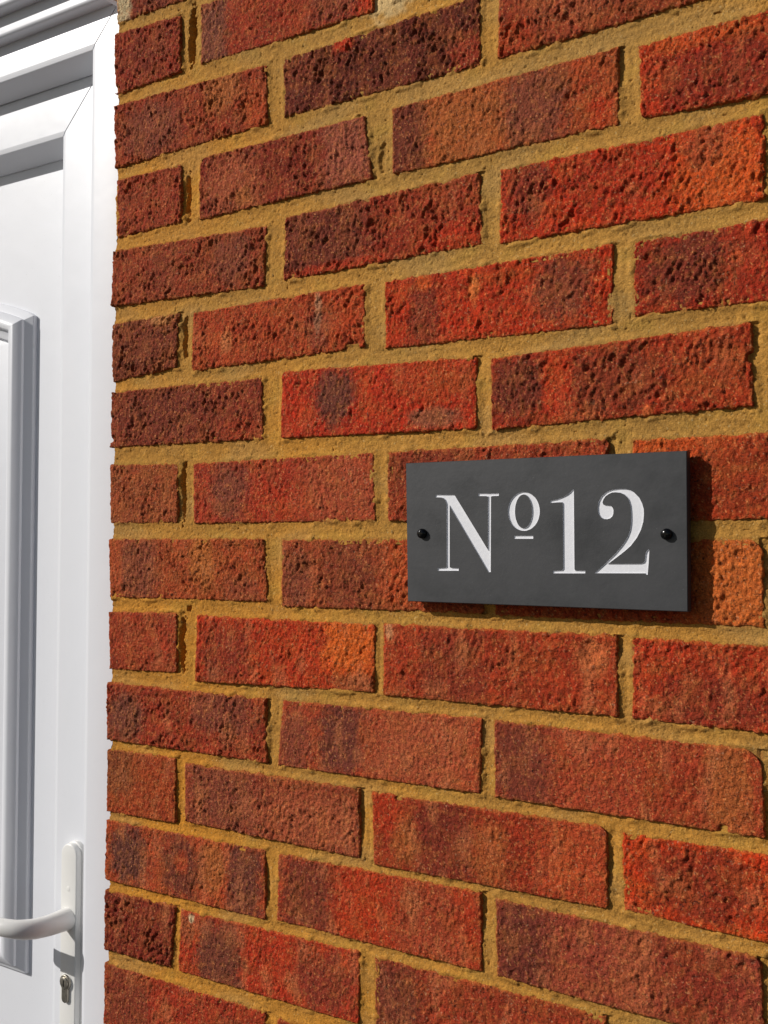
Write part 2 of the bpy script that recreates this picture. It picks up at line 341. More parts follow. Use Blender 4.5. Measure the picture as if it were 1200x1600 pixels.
# look of each brick: base colour as seen (sRGB), roughness of its face, patches (s, t, half width, half height, colour, strength)
DK = (96, 44, 40); PU = (112, 62, 58); OR = (196, 84, 36); TAN = (160, 98, 58); PK = (160, 84, 66); RD = (172, 46, 20)
LOOK = {
 (0, 0): ((122, 50, 36), .9, [(.05, .6, .05, .5, (190, 180, 172), .8), (.3, .5, .15, .4, DK, .5)]),
 (1, 0): ((130, 42, 25), 1.0, [(.5, .5, .3, .3, DK, .3)]),
 (1, 1): ((140, 45, 26), .6, [(.08, .6, .09, .6, PU, .9), (.8, .3, .15, .6, PU, .5), (.96, .5, .05, .5, RD, .9)]),
 (1, 2): ((140, 50, 28), .9, []),
 (2, 0): ((138, 52, 32), 1.0, [(.27, .55, .2, .4, PU, .6), (.72, .25, .12, .3, TAN, .6), (.95, .7, .08, .4, OR, .3)]),
 (2, 1): ((92, 36, 29), 1.25, [(.33, .05, .06, .15, RD, .8), (.95, .8, .1, .3, (150, 50, 32), .6), (.1, .3, .1, .3, (130, 60, 45), .4)]),
 (2, 2): ((132, 52, 33), 1.0, [(.3, .4, .2, .4, PK, .4), (.05, .8, .1, .3, RD, .5)]),
 (3, 0): ((138, 52, 34), 1.0, []),
 (3, 1): ((120, 40, 28), .85, [(.22, .6, .17, .5, PK, .6), (.88, .45, .13, .5, (146, 80, 74), .8), (.28, .8, .05, .15, TAN, .6)]),
 (3, 2): ((154, 66, 38), .7, [(.08, .5, .1, .55, DK, .8), (.35, .5, .2, .5, TAN, .5), (.66, .5, .14, .5, PU, .7), (.93, .8, .05, .2, RD, .7)]),
 (3, 3): ((148, 38, 20), .95, [(.2, .1, .25, .12, OR, .5), (.04, .6, .05, .5, (175, 50, 22), .8), (.35, .6, .3, .3, DK, .35)]),
 (4, 0): ((134, 54, 35), 1.0, [(.8, .45, .13, .4, PU, .6), (.35, .6, .1, .4, DK, .3)]),
 (4, 1): ((135, 44, 28), 1.05, [(.2, .5, .26, .55, DK, .75), (.85, .2, .2, .3, (150, 60, 40), .5), (.9, .85, .2, .2, RD, .7), (.3, .95, .3, .1, RD, .6)]),
 (4, 2): ((170, 44, 18), .95, [(.12, .35, .1, .35, DK, .6), (.85, .6, .16, .5, OR, .75), (.8, .25, .08, .25, PU, .4), (.45, .4, .2, .3, (130, 38, 22), .4)]),
 (4, 3): ((150, 45, 25), .8, []),
 (5, 0): ((116, 54, 40), 1.15, [(.74, .05, .14, .12, (196, 140, 104), .7), (.5, .5, .4, .3, DK, .3)]),
 (5, 1): ((156, 60, 34), .85, [(.22, .6, .04, .16, (186, 110, 80), .8), (.75, .35, .02, .3, (176, 130, 120), .8), (.75, .6, .07, .3, PU, .45), (.95, .4, .08, .4, (175, 65, 32), .6)]),
 (5, 2): ((168, 46, 18), .75, [(.19, .55, .07, .5, DK, .6), (.42, .30, .025, .14, (206, 112, 66), .95), (.19, .12, .04, .1, (190, 80, 36), .8), (.80, .45, .12, .42, (112, 52, 44), .8)]),
 (5, 3): ((152, 40, 22), .95, [(.2, .45, .17, .42, DK, .7), (.37, .4, .02, .07, (185, 80, 50), .8)]),
 (6, 0): ((122, 48, 36), .95, [(.35, .45, .33, .4, DK, .5), (.9, .85, .15, .2, (150, 52, 30), .6)]),
 (6, 1): ((168, 42, 20), .55, [(.30, .42, .11, .36, (96, 50, 50), .95), (.80, .80, .12, .13, (136, 76, 66), .9), (.8, .3, .2, .3, (160, 66, 36), .5)]),
 (6, 2): ((152, 44, 22), .85, [(.12, .45, .14, .38, DK, .75), (.50, .5, .22, .4, (116, 52, 38), .7), (.85, .5, .14, .4, (150, 66, 40), .6), (.245, .64, .018, .09, (190, 86, 56), .95), (.63, .93, .02, .07, (196, 96, 62), .9), (.425, .76, .007, .03, (30, 26, 30), 1.0), (.28, .4, .06, .45, RD, .8)]),
 (7, 0): ((140, 68, 44), .75, []),
 (7, 1): ((150, 50, 34), .5, [(.22, .5, .12, .4, PU, .75), (.8, .5, .2, .5, PK, .5), (.5, .7, .2, .3, RD, .4)]),
 (7, 2): ((142, 54, 36), .6, [(.2, .3, .2, .3, DK, .4)]),
 (7, 3): ((158, 56, 30), .6, [(.05, .1, .3, .2, OR, .5), (.5, .5, .3, .4, (130, 48, 28), .5)]),
 (8, 0): ((152, 68, 40), .85, [(.18, .5, .16, .5, PU, .65), (.62, .35, .08, .4, (172, 104, 58), .7), (.85, .8, .1, .2, PU, .4), (.05, .5, .05, .5, (170, 76, 44), .6)]),
 (8, 1): ((144, 66, 44), .85, [(.38, .5, .15, .5, DK, .5), (.08, .6, .09, .4, PU, .5), (.72, .4, .2, .5, (172, 70, 36), .6)]),
 (8, 2): ((150, 56, 32), .7, [(.90, .5, .14, .6, (188, 100, 52), .8)]),
 (9, 0): ((146, 56, 36), .45, []),
 (9, 1): ((168, 50, 22), .55, [(.18, .6, .16, .45, DK, .5), (.87, .35, .14, .4, (202, 96, 38), .8), (.9, .9, .14, .14, (140, 76, 50), .7)]),
 (9, 2): ((152, 52, 30), .55, [(.33, .6, .15, .5, DK, .45), (.9, .3, .06, .25, (186, 108, 76), .6), (.62, .4, .1, .4, (140, 50, 30), .5), (.03, .1, .02, .1, (196, 150, 130), .6)]),
 (9, 3): ((160, 48, 26), .65, [(.3, .7, .2, .3, DK, .5)]),
 (10, 0): ((140, 48, 32), .85, [(.13, .55, .12, .4, (104, 62, 62), .75), (.75, .3, .2, .35, PU, .65)]),
 (10, 1): ((154, 62, 42), .28, [(.33, .5, .12, .5, (102, 50, 50), .9), (.08, .6, .1, .4, PU, .6), (.72, .5, .25, .5, PK, .6)]),
 (10, 2): ((152, 58, 40), .3, [(.12, .5, .13, .55, (110, 52, 48), .8), (.42, .5, .2, .5, (158, 66, 50), .5), (.88, .5, .08, .5, TAN, .5), (.7, .6, .12, .3, (140, 50, 30), .5)]),
 (11, 0): ((146, 60, 32), .3, [(.15, .3, .3, .4, (104, 62, 40), .6)]),
 (11, 1): ((136, 60, 46), .75, [(.25, .5, .2, .5, PU, .5), (.75, .6, .3, .4, PK, .6)]),
 (11, 2): ((142, 46, 28), .28, [(.33, .5, .13, .5, (112, 42, 36), .8), (.15, .6, .06, .3, TAN, .5), (.53, .6, .08, .4, TAN, .4), (.88, .5, .15, .5, (172, 72, 46), .7), (.05, .2, .1, .3, (165, 48, 24), .8)]),
 (11, 3): ((182, 56, 22), .7, [(.28, .5, .2, .42, (122, 42, 30), .75)]),
 (12, 0): ((156, 62, 38), .5, [(.16, .5, .13, .42, (88, 50, 52), .9), (.5, .5, .13, .42, (100, 48, 44), .85), (.50, .45, .04, .15, (160, 62, 36), .7), (.88, .5, .1, .5, (98, 50, 50), .9), (.70, .4, .06, .4, TAN, .6)]),
 (12, 1): ((158, 52, 30), .4, [(.16, .5, .14, .5, (112, 50, 44), .85), (.45, .5, .13, .5, (172, 50, 22), .7), (.75, .5, .15, .5, (148, 68, 52), .6)]),
 (12, 2): ((134, 54, 48), .5, [(.12, .5, .12, .5, (96, 44, 44), .8), (.55, .5, .09, .5, PK, .7), (.35, .5, .15, .5, (146, 66, 58), .5), (.76, .5, .12, .5, (126, 44, 34), .7)]),
 (13, 0): ((114, 38, 28), 1.1, []),
 (13, 1): ((164, 48, 26), .42, [(.24, .6, .14, .5, (102, 52, 48), .9), (.05, .3, .05, .2, (150, 72, 52), .9), (.82, .55, .16, .4, (122, 50, 44), .75), (.07, .12, .015, .06, (210, 190, 180), .9)]),
 (13, 2): ((142, 52, 36), .4, [(.1, .6, .12, .5, (98, 50, 46), .7)]),
 (14, 0): ((150, 46, 30), .5, [(.15, .5, .16, .5, (112, 52, 42), .7), (.85, .6, .12, .3, DK, .5)]),
}
rng = random.Random(5)


def lattice(r, c):
    if r % 2 == 0:
        u0, u1 = 226 * c, 226 * c + 214
    else:
        u0, u1 = (0, 98) if c == 0 else (115 + 226 * (c - 1), 115 + 226 * (c - 1) + 212)
    v = -75.2 * r
    j = lambda: rng.uniform(-1.2, 1.2)
    return [(u0 + j() * (c > 0), v + j()), (u1 + j(), v + j()), (u1 + j(), v - 63 + j()), (u0 + j() * (c > 0), v - 63 + j())]


ALLB = {}
for r in range(-8, 28):
    for c in range(0, 7):
        ALLB[(r, c)] = BRICKS.get((r, c)) or lattice(r, c)
ALLB[(0, 0)] = [(0.2, 1.0), (212.9, 0.6), (213.5, -63.5), (1.4, -60.6)]
# rows above the measured ones keep their joints
RIGHT_EDGE = 1590.0


def make_brick(key, quad):
    r, c = key
    base, amp, patches = LOOK.get(key, (None, None, None))
    hero = (-1 <= r <= 15) and quad[0][0] < 700
    if base is None:
        cand = [(140, 50, 30), (128, 48, 32), (158, 50, 26), (116, 44, 34), (150, 62, 40)]
        base = rng.choice(cand); amp = rng.uniform(.4, 1.0)
        patches = [(rng.uniform(.1, .9), rng.uniform(.3, .7), rng.uniform(.08, .2), rng.uniform(.3, .5), rng.choice([DK, PU, OR, TAN, PK]), rng.uniform(.3, .8))
                   for _ in range(rng.randint(0, 3))]
    seed = (r + 20) * 31 + c * 7 + 3
    q = np.array(quad, float)
    w = (np.linalg.norm(q[1] - q[0]) + np.linalg.norm(q[2] - q[3])) / 2
    h = (np.linalg.norm(q[3] - q[0]) + np.linalg.norm(q[2] - q[1])) / 2
    step = 1.0 if hero else 12.0
    nx = max(3, int(w / step)); ny = max(3, int(h / step))
    s, t = np.meshgrid(np.linspace(0, 1, nx + 1), np.linspace(0, 1, ny + 1))
    if hero:                                     # finer rings at the rim
        s = s + 0.0
    X = s * w; Y = t * h                         # local mm from the top left corner
    dl, dr, dt, db = X, w - X, Y, h - Y
    s0, t0 = s.copy(), t.copy()
    ru = amp = max(amp, .25) * .88 + .16
    if hero:
        e = lambda a, k, sd: (grad_noise(a / 9.0, a * 0 + k, sd) * 1.6 + grad_noise(a / 3.2, a * 0 + k + 9, sd) * 1.1) * (0.80 + 0.4 * ru)
        fall = 3.5
        X = X + (np.abs(e(Y, 0.3, seed)) * (.45 if c == 0 else 1) + .1) * np.exp(-dl / fall) - (np.abs(e(Y, 5.3, seed + 1)) + .1) * np.exp(-dr / fall)
        Y = Y + (e(s0 * w, 2.7, seed + 2) + .4) * np.exp(-dt / fall) - (e(s0 * w, 7.9, seed + 3) + .4) * np.exp(-db / fall)
    # rounded corners
    rr = random.Random(seed)
    for (ax, sx, ay, sy) in ((0, 1, 0, 1), (w, -1, 0, 1), (w, -1, h, -1), (0, 1, h, -1)):
        rc = rr.choice([1.5, 2.2, 3.0, 5.5]) if hero else 2.0
        rc = CORNER.get((key, (ax > 0, ay > 0)), rc)
        px = (X - ax) * sx; py = (Y - ay) * sy
        ins = (px < rc) & (py < rc)
        dx = rc - px; dy = rc - py
        d = np.sqrt(dx * dx + dy * dy) + 1e-9
        out = ins & (d > rc)
        k = np.where(out, rc / d, 1.0)
        X = np.where(out, ax + sx * (rc - dx * k), X); Y = np.where(out, ay + sy * (rc - dy * k), Y)
    d = np.minimum(np.minimum(X, w - X), np.minimum(Y, h - Y))
    for (k2, cs, ct, cr, cd) in CHIPS:
        if k2 == key:
            dd = np.hypot(s0 * w - cs * w, (t0 - ct) * h) / cr
            chipm = sstep(1.25, .75, dd + .3 * grad_noise(s0 * w / 5, t0 * h / 5, seed + 77))
            if cd > 90:                          # bites right through the rim
                X = X - sstep(1.1, .4, dd) * cr * .55 * (1 if cs > .5 else -1) * (np.minimum(dl, dr) < cr)
    # relief of the face
    uu = s0 * w + 37.0 * c; vv = t0 * h + 11.0 * r
    H = np.zeros_like(X)
    if hero:
        H += grad_noise(uu / 38, vv / 26, seed + 4) * 0.9 * (0.5 + ru * .5)
        sk = uu + 0.25 * vv + 2.0 * grad_noise(uu / 9, vv / 9, seed + 5)
        wx = sk + 1.8 * grad_noise(uu / 4.5, vv / 4.5, seed + 12)
        wy = vv + 1.8 * grad_noise(uu / 4.5 + 40, vv / 4.5, seed + 15)
        p1 = grad_noise(wx / 3.1, wy / 6.8, seed + 6)
        p2 = grad_noise(wx / 2.2, wy / 4.4, seed + 7)
        p3 = grad_noise(wx / 9.0, wy / 11.0, seed + 8)
        p4 = grad_noise(wx / 6.2, wy / 10.0, seed + 16)
        cr1 = sstep(.78, 1.0, 1 - np.abs(grad_noise(wx / 5.0, wy / 11.0, seed + 13)))
        cr2 = sstep(.72, 1.0, 1 - np.abs(grad_noise(wx / 3.0, wy / 4.6, seed + 14)))
        zone = 0.35 + 1.0 * sstep(-.5, .5, grad_noise(uu / 30, vv / 24, seed + 9))
        H += ru * zone * (1.0 * p4 + 1.10 * p1 + .65 * p2)                        # crumbly lumps
        H -= ru * zone * (.22 * sstep(.25, .7, -p1 + .4 * p2) + .5 * sstep(.2, .8, p3) + .70 * cr1 * sstep(-.3, .3, p3) + .30 * cr2 * sstep(-.2, .4, -p4))
        tex = .36 + .34 * ru
        H += tex * (.75 * grad_noise(uu / 2.8, vv / 3.4, seed + 10) + .6 * grad_noise(wx / 1.9, wy / 6.5, seed + 19))
        g1 = grad_noise(uu / 1.5, vv / 1.9, seed + 11)
        H += (0.26 + .18 * ru) * (g1 - .5 * sstep(.2, .7, -g1))
        H += (0.09 + .05 * ru) * np.random.default_rng(seed).uniform(-1, 1, H.shape)
        drag = sstep(.70, 1.0, 1 - np.abs(grad_noise(uu / 7.0 + .12 * vv / 7, vv / 40.0, seed + 17)))   # wire-drag furrows
        H -= .45 * drag * sstep(-.1, .4, grad_noise(uu / 25, vv / 25, seed + 18))
        H += 0.45 * ru * zone
        for (k2, cs, ct, cr, cd) in CHIPS:
            if k2 == key:
                dd = np.hypot(s0 * w - cs * w, (t0 - ct) * h) / cr
                H -= min(cd, 6.0) * sstep(1.25, .6, dd + .3 * grad_noise(uu / 5, vv / 5, seed + 77))
    rim = 1.6 + 1.3 * ru
    x = np.clip(1 - d / rim, 0, 1)
    H -= rim * (1 - np.sqrt(np.clip(1 - x * x, 0, 1))) * .8
    tilt = rr.uniform(-.8, .8); tilt2 = rr.uniform(-.5, .5)
    lift = rr.uniform(-.6, .6) + tilt * (s0 - .5) + tilt2 * (t0 - .5)
    H += lift - .25
    S = X / w; T_ = Y / h
    U = (1 - T_) * ((1 - S) * q[0, 0] + S * q[1, 0]) + T_ * ((1 - S) * q[3, 0] + S * q[2, 0])
    V = (1 - T_) * ((1 - S) * q[0, 1] + S * q[1, 1]) + T_ * ((1 - S) * q[3, 1] + S * q[2, 1])
    N = H
    # colour: what the fired clay itself looks like
    colr = np.ones(X.shape + (3,)) * lin(base)
    vary = (1 + .22 * grad_noise(uu / 22, vv / 16, seed + 20) + .16 * grad_noise(uu / 7, vv / 7, seed + 21))[..., None]
    colr = colr * vary
    hue = .25 * grad_noise(uu / 15, vv / 12, seed + 22)
    colr[..., 1] *= 1 + hue; colr[..., 2] *= 1 + hue * .8
    for (ps, pt, pw, ph, pc, st) in patches:
        wob = .26 * grad_noise(uu / 11, vv / 11, seed + 30) + .20 * grad_noise(uu / 3, vv / 3, seed + 31) + .14 * grad_noise(uu / 1.3, vv / 1.3, seed + 33)
        dd = (np.abs((s0 - ps) / pw) ** (ex := (2.3 if ph < .46 else 4.0)) + np.abs((t0 - pt) / (ph * 1.12)) ** ex) ** (1 / ex)
        mk = sstep(1.30, .62, dd + wob)[..., None] * min(1.0, st * 1.12)
        colr = colr * (1 - mk) + lin(pc) * mk * (1 + .18 * grad_noise(uu / 4, vv / 4, seed + 32))[..., None]
    # drag dirt and lime bloom, thin and streaky
    bloom = sstep(.1, .8, grad_noise(uu / 16, vv / 34, seed + 40))[..., None] * (.20 if r < 9 else .42)
    colr = colr * (1 - bloom) + lin((182, 112, 88)) * bloom
    # mortar smear on the rim
    sm = (sstep(2.2, .3, d + 1.6 * grad_noise(uu / 6, vv / 6, seed + 41)) * .40)[..., None]
    colr = colr * (1 - sm) + lin((176, 116, 58)) * sm
    mean = lin((150, 66, 42))
    colr = colr * .92 + mean * (.08 * (1 + .12 * grad_noise(uu / 10, vv / 10, seed + 50)))[..., None]
    # mixed clay: ochre, pink and burnt flecks a few millimetres across
    f1 = grad_noise(uu / 5.0, vv / 7.0, seed + 51); f2 = grad_noise(uu / 2.2, vv / 2.6, seed + 52); f3 = grad_noise(uu / 3.0 + 9, vv / 3.6, seed + 53)
    k = (sstep(.10, .75, f1 + .5 * f2) * .32)[..., None]
    colr = colr * (1 - k) + lin((182, 112, 74)) * k
    k = (sstep(.15, .8, f3 - .3 * f1) * .34)[..., None]
    colr = colr * (1 - k) + lin((98, 46, 38)) * k
    rgn = np.random.default_rng(seed + 5)
    gr = rgn.uniform(0, 1, X.shape)
    k = ((gr > .972) * rgn.uniform(.2, .7, X.shape))[..., None]
    colr = colr * (1 - k) + lin((212, 150, 112)) * k
    k = ((gr < .045) * rgn.uniform(.2, .7, X.shape))[..., None]
    colr = colr * (1 - k) + lin((60, 28, 24)) * k
    yel = (sstep(-.1, .7, grad_noise(uu / 24 + 5, vv / 19, seed + 54)) * .14)[..., None]
    colr = colr * (1 - yel) + lin((170, 104, 52)) * yel
    colr = np.clip(colr * np.array([1.14, 1.05, 0.64]), 0.003, .85)
    ny1, nx1 = X.shape
    idx = np.arange(ny1 * nx1).reshape(ny1, nx1)
    f = np.stack([idx[:-1, :-1], idx[1:, :-1], idx[1:, 1:], idx[:-1, 1:]], -1).reshape(-1, 4)
    P3 = np.stack([U, V, N], -1).reshape(-1, 3)
    ring = np.concatenate([idx[0, :], idx[1:, -1], idx[-1, -2::-1], idx[-2:0:-1, 0]])
    back = P3[ring].copy(); back[:, 2] = -101.0 if c == 0 else -16.0
    P3 = np.concatenate([P3, back]); cc = np.concatenate([colr.reshape(-1, 3), colr.reshape(-1, 3)[ring]])
    m = len(ring); b0 = ny1 * nx1
    i = np.arange(m); j = (i + 1) % m
    f = np.concatenate([f, np.stack([ring[i], ring[j], b0 + j, b0 + i], -1)])
    XYZ = np.stack([P3[:, 0] / 1000, -P3[:, 2] / 1000, (P3[:, 1] + H0) / 1000], -1)
    return make("brick", XYZ, f, M_BRICK, wall, smooth=True, angle=None, color=cc)


CORNER = {((2, 1), (False, False)): 7, ((3, 1), (False, False)): 12, ((6, 1), (False, False)): 8, ((7, 2), (True, False)): 7, ((8, 2), (True, False)): 14,
          ((10, 2), (True, False)): 16, ((11, 2), (True, False)): 9, ((12, 2), (True, False)): 8, ((3, 2), (True, True)): 4, ((3, 3), (False, True)): 7,
          ((11, 1), (False, True)): 5, ((6, 1), (True, True)): 5}
CHIPS = [((9, 2), .90, .2, 8, 2.0), ((6, 2), 1.0, .42, 4, 99), ((6, 2), .40, .30, 3, 2.0), ((8, 2), .93, .2, 6, 1.5), ((11, 2), .13, .03, 3, 4.0),
         ((6, 2), .5, .22, 3.2, 2.0), ((10, 2), .86, .97, 4, 2.0), ((5, 1), .93, .97, 7, 3.0), ((1, 0), .03, .9, 5, 3.0), ((6, 0), .02, .85, 5, 3.0)]
for key, quad in ALLB.items():
    if quad[0][0] > RIGHT_EDGE - 60:
        continue
    if quad[1][0] > RIGHT_EDGE:
        quad = [quad[0], (RIGHT_EDGE, quad[1][1]), (RIGHT_EDGE, quad[2][1]), quad[3]]
    make_brick(key, quad)

# mortar: a relief sheet in the joints that the picture shows, plain sheets further off
u0, u1, v0, v1, st = 3.0, 706.0, -1185.0, 74.0, 1.0
nu = int((u1 - u0) / st) + 1; nv = int((v1 - v0) / st) + 1
UU, VV = np.meshgrid(u0 + np.arange(nu) * st, v0 + np.arange(nv) * st)
D = np.full(UU.shape, 40.0)                      # distance to the nearest brick (negative inside)
DR = np.full(UU.shape, 99.0); DT = np.full(UU.shape, 99.0)
for key, q in ALLB.items():
    q = np.array(q, float)
    a0, a1 = q[:, 0].min() - 22, q[:, 0].max() + 22; b0, b1 = q[:, 1].min() - 22, q[:, 1].max() + 22
    i0, i1 = int(max(0, (a0 - u0) / st)), int(min(nu, (a1 - u0) / st)); j0, j1 = int(max(0, (b0 - v0) / st)), int(min(nv, (b1 - v0) / st))
    if i1 <= i0 or j1 <= j0:
        continue
    uu, vv = UU[j0:j1, i0:i1], VV[j0:j1, i0:i1]
    ds = []
    for k in range(4):
        p, n = q[k], q[(k + 1) % 4]
        e = (n - p) / np.linalg.norm(n - p)
        ds.append(((uu - p[0]) * (-e[1]) + (vv - p[1]) * e[0]))   # positive outside (clockwise quad)
    dd = np.maximum(np.maximum(ds[0], ds[1]), np.maximum(ds[2], ds[3]))
    cur = D[j0:j1, i0:i1]
    better = dd < cur
    D[j0:j1, i0:i1] = np.where(better, dd, cur)
    right = (ds[1] > -3) & (ds[0] < 0) & (ds[2] < 0)
    DR[j0:j1, i0:i1] = np.where(right, np.minimum(DR[j0:j1, i0:i1], ds[1]), DR[j0:j1, i0:i1])
    below = (ds[2] > -3) & (ds[1] < 3) & (ds[3] < 3)
    DT[j0:j1, i0:i1] = np.where(below, np.minimum(DT[j0:j1, i0:i1], ds[2]), DT[j0:j1, i0:i1])
jn = sstep(-.6, .6, grad_noise(UU / 120, VV / 75, 901))
depth = 1.2 + 1.0 * sstep(0, 5, D) + 0.7 * jn
depth += 2.3 * sstep(6.5, 1.0, DR) * (DR < 20) * (0.05 + 1.0 * sstep(-.2, .5, grad_noise(UU / 60 + 3.1, VV / 40, 902)))
depth += 1.0 * sstep(5.0, 0.5, DT) * (DT < 20) * (0.2 + .9 * sstep(-.3, .5, grad_noise(UU / 60, VV / 60, 903)))
depth -= 1.5 * sstep(.2, .7, grad_noise(UU / 16, VV / 9, 904)) * sstep(5, 1.5, np.abs(D - 0.5))
MN = -depth + .30 * grad_noise(UU / 9, VV / 5, 905) + .12 * grad_noise(UU / 2.4, VV / 2.3, 906) + .13 * grad_noise(UU / 1.4, VV / 1.5, 907) + .06 * np.random.default_rng(4).uniform(-1, 1, UU.shape)
MN -= 1.2 * sstep(.55, .8, grad_noise(UU / 3.4, VV / 3.2, 908))
MN -= .55 * sstep(.90, 1.0, 1 - np.abs(grad_noise(UU / 34, VV / 3.2 + 2 * grad_noise(UU / 20, VV / 20, 915), 914))) * sstep(-.1, .4, grad_noise(UU / 40, VV / 30, 916))   # trowel lines
MN -= .9 * sstep(.955, 1.0, 1 - np.abs(grad_noise(UU / 7 + grad_noise(UU / 3, VV / 3, 918), VV / 9, 917))) * sstep(.25, .5, grad_noise(UU / 60, VV / 60, 925))   # cracks
for (hu, hv, ru_, rv_, hd) in HOLES:
    uc = hu + 2.0 * grad_noise(VV / 14, VV * 0 + .5, 911)
    MN -= hd * sstep(1.15, .7, ((np.abs((UU - uc) / ru_)) ** 3 + (np.abs((VV - hv) / rv_)) ** 3) ** (1 / 3) + .35 * grad_noise(UU / 4, VV / 5, 912) + .2 * grad_noise(UU / 1.7, VV / 2, 913))
edge_u = 4.2 + 2.4 * grad_noise(VV / 40, VV * 0, 919) + 0.9 * grad_noise(VV / 9, VV * 0, 909) + 1.0 * grad_noise(VV / 3, VV * 0 + 3, 910)
UF = np.where(UU < u0 + .5, edge_u, UU)
UF = np.where((UU >= u0 + .5) & (UU < edge_u + .5), edge_u + .2, UF)
big = grad_noise(UU / 160, VV / 160, 920); med = grad_noise(UU / 26, VV / 18, 921); sml = grad_noise(UU / 5, VV / 5, 922)
low = sstep(-300, -900, VV) * .5 + .5 * sstep(420, 60, UU)
ochre, tan_, green = lin((184, 130, 52)), lin((174, 138, 82)), lin((146, 124, 62))
k = np.clip(.15 + .6 * low + .4 * big, 0, 1)[..., None]
mc = tan_ * (1 - k) + ochre * k
k = (sstep(0, .8, med) * .35)[..., None]
mc = mc * (1 - k) + green * k
mc = mc * (1 + .14 * sml + .14 * med + .12 * big)[..., None]
ash = (sstep(.0, .6, grad_noise(UU / 70 + 2, VV / 34, 926)) * .30)[..., None]                       # weathered grey patches
mc = mc * (1 - ash) + lin((158, 136, 104)) * ash
red = (sstep(1.6, -.6, D) * sstep(-.1, .5, grad_noise(UU / 9, VV / 7, 923)) * .35)[..., None]     # clay dust rubbed off the bricks
mc = mc * (1 - red) + lin((158, 88, 48)) * red
lime = sstep(1.2, .6, np.hypot((UU - 345) / 34, (VV + 112) / 34) + .3 * grad_noise(UU / 8, VV / 8, 930))[..., None] * .75
mc = mc * (1 - lime) + lin((214, 196, 168)) * lime
mc = np.clip(mc * np.array([.97, .84, .56]), .01, .9)
cell = (D[:-1, :-1] > -4.5) | (D[1:, 1:] > -4.5) | (D[:-1, 1:] > -4.5) | (D[1:, :-1] > -4.5)
idx = np.arange(nu * nv).reshape(nv, nu)
F = np.stack([idx[:-1, :-1], idx[:-1, 1:], idx[1:, 1:], idx[1:, :-1]], -1)[cell]
used = np.zeros(nu * nv, bool); used[F.ravel()] = True
new = -np.ones(nu * nv, np.int64); new[used] = np.arange(used.sum())
P3 = np.stack([UF, VV, MN], -1).reshape(-1, 3)[used]; CC = mc.reshape(-1, 3)[used]; F = new[F]
# side of the sheet at the door reveal
left = idx[:, 0]; left = new[left[used[left]]]
backs = P3[left].copy(); backs[:, 2] = -100.0
nb = len(P3); P3 = np.concatenate([P3, backs]); CC = np.concatenate([CC, CC[left]])
i = np.arange(len(left) - 1)
F = np.concatenate([F, np.stack([left[i], left[i + 1], nb + i + 1, nb + i], -1)])


def quads_box(a0, a1, b0, b1, n0, n1):
    v = [(a0, b0, n1), (a1, b0, n1), (a1, b1, n1), (a0, b1, n1), (a0, b0, n0), (a1, b0, n0), (a1, b1, n0), (a0, b1, n0)]
    f = [(0, 1, 2, 3), (5, 4, 7, 6), (4, 0, 3, 7), (1, 5, 6, 2), (3, 2, 6, 7), (4, 5, 1, 0)]
    return np.array(v, float), np.array(f)


for bx in ((5.5, RIGHT_EDGE, -H0, v0, -100, -4.0), (5.5, RIGHT_EDGE, v1, 660, -100, -4.0), (u1, RIGHT_EDGE, v0, v1, -100, -4.0),
           (9.5, u1, v0, v1, -100, -17.0)):
    a, b = quads_box(*bx)
    F = np.concatenate([F, b + len(P3)]); P3 = np.concatenate([P3, a]); CC = np.concatenate([CC, np.ones((8, 3)) * lin((178, 134, 66))])
XYZ = np.stack([P3[:, 0] / 1000, -P3[:, 2] / 1000, (P3[:, 1] + H0) / 1000], -1)
make("mortar", XYZ, F, M_MORTAR, wall, smooth=True, angle=60, color=CC)


# ------------------------------------------------------------------ door frame and door
def bar(name, kind, sec, uL, uR, vT, vB, mat, parent, gap=1.1):
    """one mitred bar of a rectangular frame. sec = [(w, n)] from the outer edge inwards"""
    A, B_ = [], []
    for w, n in sec:
        if kind == 'right':
            A.append((uR - w, vT - w - gap, n)); B_.append((uR - w, vB + w + gap, n))
        elif kind == 'left':
            A.append((uL + w, vT - w - gap, n)); B_.append((uL + w, vB + w + gap, n))
        elif kind == 'top':
            A.append((uL + w + gap, vT - w, n)); B_.append((uR - w - gap, vT - w, n))
        else:
            A.append((uL + w + gap, vB + w, n)); B_.append((uR - w - gap, vB + w, n))
    k = len(sec)
    verts = [W(*p) for p in A + B_]
    faces = [(i, (i + 1) % k, k + (i + 1) % k, k + i) for i in range(k)] + [tuple(range(k))[::-1], tuple(range(k, 2 * k))]
    o = make(name, verts, faces, mat, parent, smooth=True, angle=28)
    bm_fix(o)
    return o


def bm_fix(o):
    import bmesh
    bm = bmesh.new(); bm.from_mesh(o.data)
    bmesh.ops.recalc_face_normals(bm, faces=bm.faces[:])
    bm.to_mesh(o.data); bm.free()


def arc(cx, cn, r, a0, a1, k=5):
    return [(cx + r * math.sin(math.radians(a0 + (a1 - a0) * i / k)), cn + r * math.cos(math.radians(a0 + (a1 - a0) * i / k))) for i in range(k + 1)]


def box(name, a0, a1, b0, b1, n0, n1, mat, parent, bev=0.0):
    return prism(name, [(a0, b0), (a1, b0), (a1, b1), (a0, b1)], n0, n1, bev, mat, parent)


